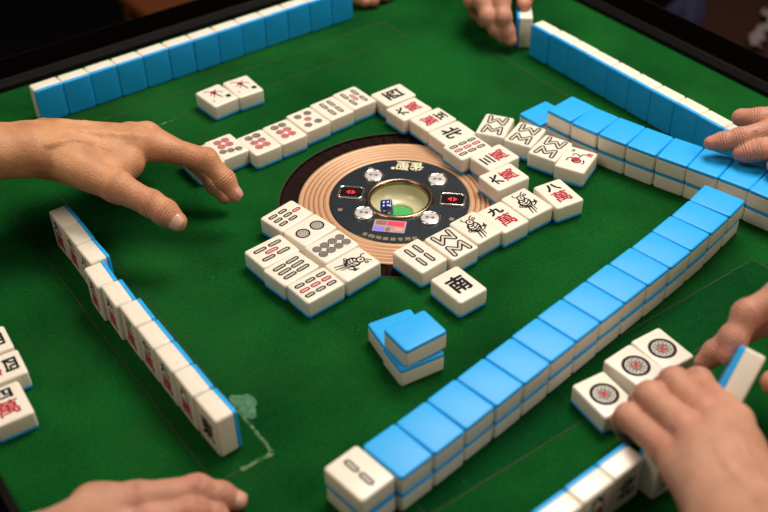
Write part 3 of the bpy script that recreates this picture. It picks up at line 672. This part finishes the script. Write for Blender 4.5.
place_tile(Matrix([[0.6222, 0.0, 0.7828, 0.2949], [0.7828, 0.0, -0.6222, 0.1603], [-0.0, 1.0, 0.0, 0.0194], [0.0, 0.0, 0.0, 1.0]]), 'w二', 'tile held upright by the fingers of the far hand at the top', None)
place_tile(Matrix([[0.5223, 0.7473, 0.4108, 0.0153], [0.4279, 0.187, -0.8843, -0.369], [-0.7377, 0.6376, -0.2221, 0.0589], [0.0, 0.0, 0.0, 1.0]]), 'b2', 'tile lifted off the felt by the hand at the right edge', None)

# ------------------------------------------------------------------ hands
HAND = {"reach": {"res": 1.2, "arm": [[[-414.7, 177.3, 112.0], 30, [-350.4, 159.4, 105.0], 27],
  [[-350.4, 159.4, 105.0], 27, [-282.0, 146.8, 90.0], 20],
  [[-345.3, 179.8, 100.0], 23, [-275.4, 157.1, 86.0], 19.5]], "palm": [[[-275.9, 165.3, 86.0], 17.5, [-252.2, 157.2, 84.0], 16],
  [[-284.5, 144.9, 90.0], 19, [-253.5, 121.2, 84.0], 18.5],
  [[-258.9, 176.1, 82.0], 14, [-190.5, 129.7, 76.0], 11.5],
  [[-263.3, 147.8, 84.0], 18, [-182.3, 111.2, 74.0], 12],
  [[-255.5, 189.2, 74.0], 14, [-189.4, 158.1, 62.0], 11],
  [[-262.2, 135.1, 80.0], 18, [-231.9, 100.2, 70.0], 17],
  [[-244.7, 145.1, 78.0], 18, [-212.3, 106.2, 70.0], 13],
  [[-253.9, 199.1, 64.0], 13, [-197.1, 178.7, 50.0], 10]], "fingers": [[[[-260.4, 111.4, 84.0], 16],
  [[-237.1, 75.1, 74.0], 13.5],
  [[-219.2, 52.0, 62.0], 11.2],
  [[-212.6, 41.3, 56.0], 11.0],
  [[-207.3, 31.6, 50.0], 9.0]],
  [[[-200.0, 119.0, 78.0], 13],
  [[-183.6, 108.3, 75.0], 12.5],
  [[-153.4, 76.6, 66.0], 10.2],
  [[-145.3, 60.9, 50.0], 8.8],
  [[-142.2, 51.1, 38.0], 7.0]],
  [[[-192.2, 148.9, 70.0], 12],
  [[-177.7, 143.5, 66.0], 12],
  [[-147.9, 105.4, 46.0], 10.2],
  [[-143.1, 88.4, 28.0], 8.8],
  [[-138.5, 80.6, 17.0], 7.4]],
  [[[-197.5, 167.8, 58.0], 11],
  [[-185.5, 170.3, 52.0], 11],
  [[-168.5, 167.6, 40.0], 9.0],
  [[-176.6, 182.6, 24.0], 8],
  [[-184.8, 199.5, 16.0], 7]],
  [[[-206.4, 181.2, 48.0], 10],
  [[-196.7, 185.2, 42.0], 9.5],
  [[-185.9, 191.3, 30.0], 7.5],
  [[-191.5, 201.4, 20.0], 7],
  [[-195.8, 212.1, 16.0], 6.5]]], "tendons": [{"p": [[-242.0, 157.1, 80.0], [-214.2, 139.8, 78.0], [-183.3, 121.8, 72.0]], "r": 2.4, "d": 1.3}, {"p": [[-236.7, 175.3, 78.0], [-213.5, 163.7, 76.0], [-186.5, 148.6, 70.0]], "r": 2.2, "d": 1.3}, {"p": [[-266.0, 119.3, 84.0], [-252.9, 105.6, 80.0], [-235.5, 88.1, 70.0]], "r": 2.4, "d": 1.2}, {"p": [[-259.4, 140.8, 82.0], [-237.0, 139.2, 78.0], [-224.5, 131.3, 74.0], [-212.1, 119.4, 68.0]], "r": 1.5, "d": 0.6}, {"p": [[-249.6, 121.8, 80.0], [-242.7, 114.4, 76.0], [-231.2, 113.0, 72.0]], "r": 1.3, "d": 0.4}], "nails": [[0, [-0.413, -0.756, 0.507], 0.2], [1, [0.689, -0.48, 0.543], 0]]}, "rest": {"res": 1.5, "arm": [[[-484.6, -262.5, 85.0], 27, [-424.4, -213.2, 50.0], 22]], "palm": [[[-424.4, -213.2, 50.0], 22, [-375.5, -186.0, 28.0], 15],
  [[-420.6, -216.0, 44.0], 19, [-375.8, -201.5, 23.0], 14]], "fingers": [[[[-380.9, -184.9, 30.0], 17],
  [[-355.5, -194.0, 27.0], 13],
  [[-318.4, -205.5, 22.0], 10.5],
  [[-305.3, -212.6, 14.0], 9],
  [[-296.9, -218.2, 8.0], 7.5]],
  [[[-378.0, -198.9, 24.0], 15],
  [[-355.1, -209.1, 22.0], 12],
  [[-328.0, -218.6, 19.0], 10.5],
  [[-316.9, -223.4, 11.0], 8.5],
  [[-312.8, -227.6, 8.0], 7.5]],
  [[[-389.5, -207.5, 20.0], 14],
  [[-364.8, -221.1, 20.0], 12],
  [[-341.9, -230.7, 17.0], 10],
  [[-330.6, -234.7, 10.0], 8.5],
  [[-326.1, -238.2, 8.0], 7.5]]], "tendons": [], "nails": [[0, [0.228, -0.573, 0.787], 0]]}, "near": {"res": 1.5, "arm": [[[-151.6, -525.9, 110.0], 36, [-105.3, -467.5, 82.0], 30],
  [[-126.6, -520.1, 105.0], 30, [-87.5, -464.5, 78.0], 27]], "palm": [[[-95.9, -454.6, 74.0], 27, [-72.4, -419.3, 66.0], 19],
  [[-83.5, -455.2, 74.0], 25, [-44.0, -413.8, 64.0], 18],
  [[-92.2, -455.6, 72.0], 22, [-75.6, -401.1, 60.0], 13.5],
  [[-88.6, -455.8, 74.0], 20, [-60.4, -398.9, 68.0], 13.5],
  [[-83.5, -455.2, 74.0], 20, [-39.8, -395.7, 68.0], 13.5],
  [[-76.7, -452.1, 70.0], 20, [-22.5, -395.6, 62.0], 13]], "fingers": [[[[-75.6, -401.1, 60.0], 13],
  [[-69.7, -383.3, 56.0], 10.5],
  [[-61.1, -343.6, 46.0], 9.6],
  [[-52.6, -333.3, 26.0], 8.3],
  [[-47.1, -333.7, 10.0], 7.5]],
  [[[-60.4, -398.9, 68.0], 13],
  [[-54.5, -382.6, 66.0], 11],
  [[-43.7, -344.3, 56.0], 10.4],
  [[-35.5, -333.0, 36.0], 9],
  [[-30.9, -333.6, 20.0], 8]],
  [[[-39.8, -395.7, 68.0], 13],
  [[-33.7, -381.0, 66.0], 11],
  [[-22.7, -346.2, 58.0], 10.6],
  [[-16.8, -336.3, 40.0], 9.2],
  [[-12.2, -335.4, 24.0], 8]],
  [[[-22.5, -395.6, 62.0], 13],
  [[-17.5, -381.9, 60.0], 11],
  [[-4.4, -352.6, 52.0], 10.2],
  [[-3.4, -346.3, 40.0], 9.2],
  [[0.1, -344.4, 26.0], 8]]], "tendons": [{"p": [[-81.8, -443.9, 70.0], [-56.4, -399.6, 64.0]], "r": 2.4, "d": 1.3}, {"p": [[-74.2, -445.0, 70.0], [-36.7, -395.7, 64.0]], "r": 2.4, "d": 1.3}], "nails": []}, "hold": {"res": 1.4, "arm": [[[165.2, -394.3, 124.0], 33, [107.5, -391.0, 106.0], 28]], "palm": [[[112.0, -387.8, 106.0], 27, [84.8, -365.1, 98.0], 16],
  [[106.1, -395.1, 96.0], 25, [71.9, -382.9, 78.0], 16]], "fingers": [[[[87.6, -364.6, 98.0], 15],
  [[68.2, -354.8, 94.0], 12],
  [[44.6, -346.5, 84.0], 10.2],
  [[30.2, -350.1, 72.0], 9],
  [[22.1, -353.5, 64.0], 8]],
  [[[88.4, -366.4, 84.0], 14],
  [[72.5, -351.0, 70.0], 11.5],
  [[53.3, -336.2, 50.0], 9.8],
  [[42.7, -331.0, 36.0], 8.8],
  [[35.6, -328.6, 28.0], 7.8]],
  [[[74.9, -407.6, 86.0], 17],
  [[40.8, -408.4, 78.0], 13],
  [[26.0, -401.3, 70.0], 11],
  [[23.3, -390.0, 66.0], 9]]], "tendons": [], "nails": []}, "far": {"res": 1.8, "arm": [[[560.6, 434.4, 95.0], 28, [390.9, 290.4, 70.0], 25]], "palm": [[[390.9, 290.4, 70.0], 25, [302.0, 228.0, 52.0], 17],
  [[393.5, 274.8, 68.0], 24, [326.7, 215.6, 52.0], 17]], "fingers": [[[[289.1, 220.1, 56.0], 14],
  [[260.3, 192.7, 50.0], 11],
  [[255.3, 177.1, 38.0], 9.5],
  [[260.3, 168.0, 24.0], 8.4],
  [[264.8, 162.1, 15.0], 7.4]],
  [[[303.6, 208.8, 56.0], 14],
  [[273.6, 177.2, 52.0], 11],
  [[265.9, 163.8, 40.0], 9.5],
  [[268.5, 158.6, 24.0], 8.6],
  [[269.4, 151.9, 14.0], 7.4]],
  [[[286.1, 234.2, 48.0], 13],
  [[265.0, 215.4, 40.0], 10.5],
  [[271.0, 214.5, 26.0], 9],
  [[274.6, 203.6, 14.0], 8]],
  [[[332.5, 209.7, 50.0], 14],
  [[315.2, 181.4, 48.0], 11],
  [[298.7, 165.9, 44.0], 9]]], "tendons": [], "nails": []}, "side": {"res": 1.5, "arm": [[[320.5, -307.2, 90.0], 32, [300.6, -257.6, 80.0], 27]], "palm": [[[306.0, -253.8, 80.0], 26, [303.3, -203.7, 68.0], 17],
  [[292.8, -269.2, 76.0], 25, [283.9, -226.3, 62.0], 17]], "fingers": [[[[322.3, -213.3, 74.0], 16],
  [[308.9, -182.6, 66.0], 12],
  [[292.1, -164.4, 58.0], 10.5],
  [[287.5, -148.4, 54.0], 9.2]],
  [[[309.1, -199.9, 66.0], 15],
  [[283.4, -187.1, 62.0], 11.4],
  [[255.6, -173.0, 56.0], 9.7],
  [[245.0, -163.5, 52.0], 8.5],
  [[237.2, -156.8, 50.0], 7.2]],
  [[[294.5, -214.2, 62.0], 14],
  [[281.0, -204.7, 56.0], 10.8],
  [[259.0, -192.5, 52.0], 9.2],
  [[252.0, -185.6, 49.0], 8.3],
  [[247.8, -181.6, 47.5], 7.3]],
  [[[285.8, -228.2, 58.0], 13],
  [[272.7, -222.9, 52.0], 10],
  [[262.0, -218.9, 50.0], 8.8],
  [[256.5, -213.0, 48.0], 8]]], "tendons": [], "nails": []}, "tip": {"res": 2.0, "arm": [[[450.1, 659.4, 60.0], 27, [302.8, 449.6, 48.0], 24]], "palm": [[[302.8, 449.6, 48.0], 24, [227.7, 379.4, 34.0], 15],
  [[308.8, 451.3, 46.0], 22, [254.1, 375.8, 32.0], 15]], "fingers": [[[[220.4, 377.6, 34.0], 13],
  [[200.2, 357.6, 26.0], 10],
  [[197.4, 349.9, 14.0], 9],
  [[200.2, 343.5, 9.0], 8]],
  [[[240.9, 376.6, 34.0], 13],
  [[220.8, 348.7, 26.0], 10.5],
  [[214.1, 343.9, 14.0], 9.5],
  [[210.5, 339.0, 9.0], 8.5]],
  [[[258.8, 375.9, 32.0], 12],
  [[245.5, 349.4, 24.0], 10],
  [[236.6, 345.8, 12.0], 9],
  [[230.2, 341.2, 9.0], 8]]], "tendons": [], "nails": []}}

def sd_cone(P, a, b, ra, rb):
    ba = b-a; L2 = float(ba@ba)+1e-9; t = np.clip(((P-a)@ba)/L2, 0, 1)
    return np.linalg.norm(P-a-t[..., None]*ba, axis=-1)-(ra+(rb-ra)*t)
def smin(a, b, k):
    h = np.clip(0.5+0.5*(b-a)/k, 0, 1); return b+(a-b)*h-k*h*(1-h)
def surface_nets(Vv, org, h):
    ins = Vv < 0; nx, ny, nz = Vv.shape
    c = [(i, j, k) for i in (0, 1) for j in (0, 1) for k in (0, 1)]
    sl = lambda o: Vv[o[0]:nx-1+o[0], o[1]:ny-1+o[1], o[2]:nz-1+o[2]]
    cnt = sum((sl(o) < 0).astype(np.int8) for o in c); act = (cnt > 0) & (cnt < 8)
    idx = -np.ones(act.shape, int); A = np.argwhere(act); idx[act] = np.arange(len(A))
    vals = np.stack([Vv[A[:, 0]+o[0], A[:, 1]+o[1], A[:, 2]+o[2]] for o in c], 1)
    acc = np.zeros((len(A), 3)); num = np.zeros(len(A))
    for p in range(8):
        for q in range(p+1, 8):
            dlt = np.array(c[q])-np.array(c[p])
            if np.abs(dlt).sum() != 1: continue
            a, b = vals[:, p], vals[:, q]; m_ = (a < 0) != (b < 0); t = np.where(m_, a/np.where(m_, a-b, 1), 0)
            acc += np.where(m_[:, None], np.array(c[p])+t[:, None]*dlt, 0); num += m_
    Vt = (A+acc/num[:, None])*h+org
    Fc = []
    for ax in range(3):
        s0 = [slice(None)]*3; s1 = [slice(None)]*3; s0[ax] = slice(0, -1); s1[ax] = slice(1, None)
        x = ins[tuple(s0)] != ins[tuple(s1)]; E = np.argwhere(x); u, v = [(1, 2), (2, 0), (0, 1)][ax]
        E = E[(E[:, u] > 0) & (E[:, v] > 0) & (E[:, u] < Vv.shape[u]-1) & (E[:, v] < Vv.shape[v]-1)]
        q = []
        for du, dw in ((-1, -1), (0, -1), (0, 0), (-1, 0)):
            e = E.copy(); e[:, u] += du; e[:, v] += dw; q.append(idx[e[:, 0], e[:, 1], e[:, 2]])
        q = np.stack(q, 1); flip = ~ins[E[:, 0], E[:, 1], E[:, 2]]
        q[flip] = q[flip][:, ::-1]; Fc.append(q)
    return Vt, np.concatenate(Fc)
def make_hand(sp, mat, label, group=None, sleeve=None):
    arr = lambda p: np.array(p, float)
    cones = [(arr(a), arr(b), ra, rb) for a, ra, b, rb in sp['arm']+sp['palm']]
    allp = [(c[0], c[2]) for c in cones]+[(c[1], c[3]) for c in cones]+[(arr(p), r) for f in sp['fingers'] for p, r in f]
    lo = np.min([p-r for p, r in allp], 0)-6; hi = np.max([p+r for p, r in allp], 0)+6
    h = sp['res']; dim = np.ceil((hi-lo)/h).astype(int)+1
    G = [lo[i]+h*np.arange(dim[i]) for i in range(3)]
    def local(field, a, b, ra, rb, k, grp=None):
        m_ = max(ra, rb)+k+5
        s = []
        for i in range(3):
            i0 = max(0, int((min(a[i], b[i])-m_-lo[i])/h)); i1 = min(dim[i], int((max(a[i], b[i])+m_-lo[i])/h)+2)
            s.append(slice(i0, max(i0, i1)))
        s = tuple(s); g = np.stack(np.meshgrid(*[G[i][s[i]] for i in range(3)], indexing='ij'), -1)
        field[s] = smin(field[s], sd_cone(g, a, b, ra, rb), k)
    base = np.full(dim, 60.0)
    for c in cones: local(base, *c, 9)
    toward = arr((-.40, -.57, .72))
    def surf(p, depth):
        for _ in range(60):
            q = np.clip(((p-lo)/h).round().astype(int), 0, dim-1); v = base[tuple(q)]
            if v > -depth: return p
            p = p+toward*max(.4, min(4, (-depth-v)*.8))
        return p
    b0 = base.copy()
    for t_ in sp['tendons']:
        pts = [arr(p) for p in t_['p']]; q = []
        for a, b in zip(pts, pts[1:]): q += [surf(a+(b-a)*i/4, t_['d']) for i in range(4)]
        q.append(surf(pts[-1], t_['d']))
        for a, b in zip(q, q[1:]): local(base, a, b, t_['r'], t_['r'], 3.5)
    out = base.copy()
    for f in sp['fingers']:
        fd = base.copy()
        ps = [arr(p) for p, r in f]; rs = [r for p, r in f]
        for i in range(len(ps)-1):
            local(fd, ps[i], ps[i+1], rs[i]*(.97 if i else 1), rs[i+1]*.95, 5 if i == 0 else 2.2)
        for i in (1, 2, 3):
            if i < len(ps)-1: local(fd, ps[i], ps[i]+.1, rs[i]*1.03, rs[i]*1.03, 4)
        out = smin(out, fd, 1.0) if f is not sp['fingers'][0] else np.minimum(out, fd)
    Vt, Fc = surface_nets(out, lo, h)
    # light smoothing
    E = np.concatenate([Fc[:, [0, 1]], Fc[:, [1, 2]], Fc[:, [2, 3]], Fc[:, [3, 0]]])
    for it in range(3):
        s_ = np.zeros_like(Vt); n_ = np.zeros(len(Vt))
        np.add.at(s_, E[:, 0], Vt[E[:, 1]]); np.add.at(n_, E[:, 0], 1); np.add.at(s_, E[:, 1], Vt[E[:, 0]]); np.add.at(n_, E[:, 1], 1)
        Vt = Vt*.5+.5*s_/n_[:, None]
    base_p = arr(sp['palm'][0][0])
    me = bpy.data.meshes.new('hand'); me.from_pydata(((Vt-base_p)*S).tolist(), [], Fc.tolist())
    me.materials.append(mat); me.polygons.foreach_set('use_smooth', [True]*len(me.polygons))
    blush = np.zeros(len(Vt)); cs = np.zeros(len(Vt)); cw = np.zeros(len(Vt))
    for f in sp['fingers']:
        ps = [arr(p) for p, r in f]
        blush = np.maximum(blush, .85*np.exp(-(np.linalg.norm(Vt-ps[-1], axis=1)/13)**2))
        for i in (1, 2, 3):
            if i >= len(ps)-1: continue
            blush = np.maximum(blush, .7*np.exp(-(np.linalg.norm(Vt-ps[i], axis=1)/15)**2))
            if i > 1 or f is sp['fingers'][0]:
                ax = ps[i+1]-ps[i-1]; ax /= np.linalg.norm(ax); s_ = (Vt-ps[i])@ax; w_ = .42*np.exp(-(s_/3.6)**2)*(np.linalg.norm(Vt-ps[i], axis=1) < 18)
                cs = np.where(w_ > cw, s_, cs); cw = np.maximum(cw, w_)
    for nm, dat in (('blush', blush), ('crease_s', cs), ('crease_w', cw)):
        at = me.attributes.new(nm, 'FLOAT', 'POINT'); at.data.foreach_set('value', dat.astype(np.float32))
    me.update()
    o = bpy.data.objects.new('hand', me); COL.objects.link(o); o.location = base_p*S
    tag(o, label, 'hand', group)
    for fi, dorsal, tw in sp['nails']:
        f = sp['fingers'][fi]; p1, r1 = arr(f[-1][0]), f[-1][1]; p0 = arr(f[-2][0]); ax = p1-p0; ax /= np.linalg.norm(ax)
        dn = arr(dorsal); dn -= ax*(dn@ax); dn /= np.linalg.norm(dn); sd = np.cross(ax, dn); c0 = p1-ax*1.0; rn = r1*.99
        VV, FF = [], []; nu, nv = 12, 10
        for j in range(nv+1):
            for i in range(nu+1):
                u = -1+2*i/nu; v = -1+2*j/nv; k_ = (abs(u)**3+abs(v)**3)**(1/3) if (u or v) else 1; mx = max(abs(u), abs(v)) or 1; u2, v2 = u*mx/k_, v*mx/k_
                a = u2*.92; rad = rn+.35-.5*abs(u2*v2)-1.3*max(0, v2)**3-.5*(max(abs(u2), abs(v2)) > .93)
                VV.append(tuple(c0+ax*(v2*r1*.80)+rad*(dn*math.cos(a)+sd*math.sin(a))-base_p))
        for j in range(nv):
            for i in range(nu): q = j*(nu+1)+i; FF.append((q, q+1, q+nu+2, q+nu+1))
        mesh_obj('fingernail', VV, FF, M['nail'], o, smooth=True)
    if sleeve:
        a, ra, b, rb = sp['arm'][0]; a, b = arr(a), arr(b); ax = (b-a)/np.linalg.norm(b-a); u = np.cross(ax, (0, 0, 1)); u /= np.linalg.norm(u); v = np.cross(ax, u)
        VV, FF = [], []; lv = [(-70, 12), (-40, 11), (-10, 9), (-2, 8), (2, 6), (0, 4), (-20, 3)]; n = 32
        for d_, e_ in lv:
            for i in range(n): t = 2*math.pi*i/n; w_ = 1+.04*math.sin(5*t+d_*.2); VV.append(tuple(a+ax*d_+(ra+e_)*w_*(u*math.cos(t)+v*math.sin(t))-base_p))
        for j in range(len(lv)-1):
            for i in range(n): FF.append((j*n+i, j*n+(i+1) % n, (j+1)*n+(i+1) % n, (j+1)*n+i))
        FF.append(tuple(range(n))[::-1])
        mesh_obj('sleeve', VV, FF, M[sleeve], o, smooth=True)
    return o
make_hand(HAND['reach'], M['skin'], 'large hand reaching in from the left, thumb and index finger spread above the felt', sleeve='black_cloth')
make_hand(HAND['rest'], M['skin_red'], 'hand resting on the felt at the bottom left edge, only fingers showing', sleeve='black_cloth')
make_hand(HAND['near'], M['skin_red'], 'hand seen from its back, pressing on the circle tiles at the lower right', sleeve='black_cloth')
make_hand(HAND['hold'], M['skin_red'], 'hand at the right edge lifting a single tile beside the circle tiles', sleeve='black_cloth')
make_hand(HAND['far'], M['skin_red'], 'hand at the top setting a standing tile at the end of the right wall', sleeve='black_cloth')
make_hand(HAND['side'], M['skin_red'], 'hand reaching over the far right walls with thumb and index finger stretched out', sleeve='black_cloth')
make_hand(HAND['tip'], M['skin_red'], 'fingertips at the top edge beside the end of the back left wall', sleeve='black_cloth')
# ------------------------------------------------------------------ things in the dark beyond the table
def bpart(name, parent, b, mat): return mesh_obj(name, *b, mat, parent)
# wooden stool beyond the far left rim
st = empty('wooden_stool', (345, 1170, FZ)); tag(st, 'orange brown wooden stool in the dark beyond the far rim', 'stool')
bpart('seat', st, box(-110, 110, -110, 110, 395, 425, 12), M['wood_orange'])
for sx in (-90, 90):
    for sy in (-90, 90): bpart('leg', st, box(sx-15, sx+15, sy-15, sy+15, 0, 395, 4), M['wood_orange'])
# chair with a navy jacket and a pale scarf behind the right rim
ch = empty('wooden_chair', (1120, 375, FZ)); ch.rotation_euler = (0, 0, R(-6)); tag(ch, 'dark reddish wooden chair behind the right rim', 'chair')
bpart('seat', ch, box(-190, 190, -190, 190, 390, 420, 12), M['wood_red'])
for sx in (-170, 170):
    for sy in (-170, 170): bpart('leg', ch, box(sx-20, sx+20, sy-20, sy+20, 0, 390, 4), M['wood_red'])
for z0 in (560, 680): bpart('back_slat', ch, box(168, 186, -160, 160, z0, z0+50, 6), M['wood_red'])
for sy in (-170, 170): bpart('back_post', ch, box(160, 190, sy-18, sy+18, 420, 760, 5), M['wood_red'])
def lump(name, cx, cy, z, rx, ry, h, mat, seed):
    """folded cloth lying in a heap"""
    rg = random.Random(seed); V, F = [], []; nr, na = 14, 40; ph = [rg.random()*6 for _ in range(6)]
    for j in range(nr+1):
        t = j/nr
        for i in range(na):
            a = 2*math.pi*i/na; w_ = 1+.16*math.sin(3*a+ph[0])+.09*math.sin(5*a+ph[1]); fold = .16*math.sin(6*a+5*t+ph[2])*t
            V.append((rx*w_*t*math.cos(a), ry*w_*t*math.sin(a), max(0, h*(1-t**2.6)*(1+fold)+h*.12*math.sin(9*t+2*a+ph[3])*(1-t))))
    for j in range(nr):
        for i in range(na): F.append((j*na+i, (j+1)*na+i, (j+1)*na+(i+1) % na, j*na+(i+1) % na))
    return mesh_obj(name, V, F, mat, smooth=True, loc=(cx, cy, z))
tag(lump('jacket', 1062, 522, FZ+420.5, 42, 38, 34, M['navy'], 4), 'dark navy jacket bundled on the chair behind the right rim', 'jacket')
V, F = [], []; nn = 40
for i in range(nn+1):
    t = i/nn; cx_ = 9*math.sin(7*t)+4*math.sin(17*t); 
    for k_, (ox, oz) in enumerate(((-11, 0), (-4, 5), (4, 0), (11, 4))): V.append((t*150+ox*.35, cx_+ox+3*math.sin(19*t+k_), 3+oz+7*abs(math.sin(11*t+k_))))
for i in range(nn):
    for k_ in range(3): b = i*4+k_; F.append((b, b+4, b+5, b+1))
sc_ = mesh_obj('scarf', V, F, M['white_cloth'], smooth=True, loc=(1045, 345, FZ+421))
md = sc_.modifiers.new('thickness', 'SOLIDIFY'); md.thickness = 0.004; md.offset = 1
sc_.rotation_euler = (0, 0, R(30)); tag(sc_, 'pale scarf lying on the chair behind the right rim', 'scarf')
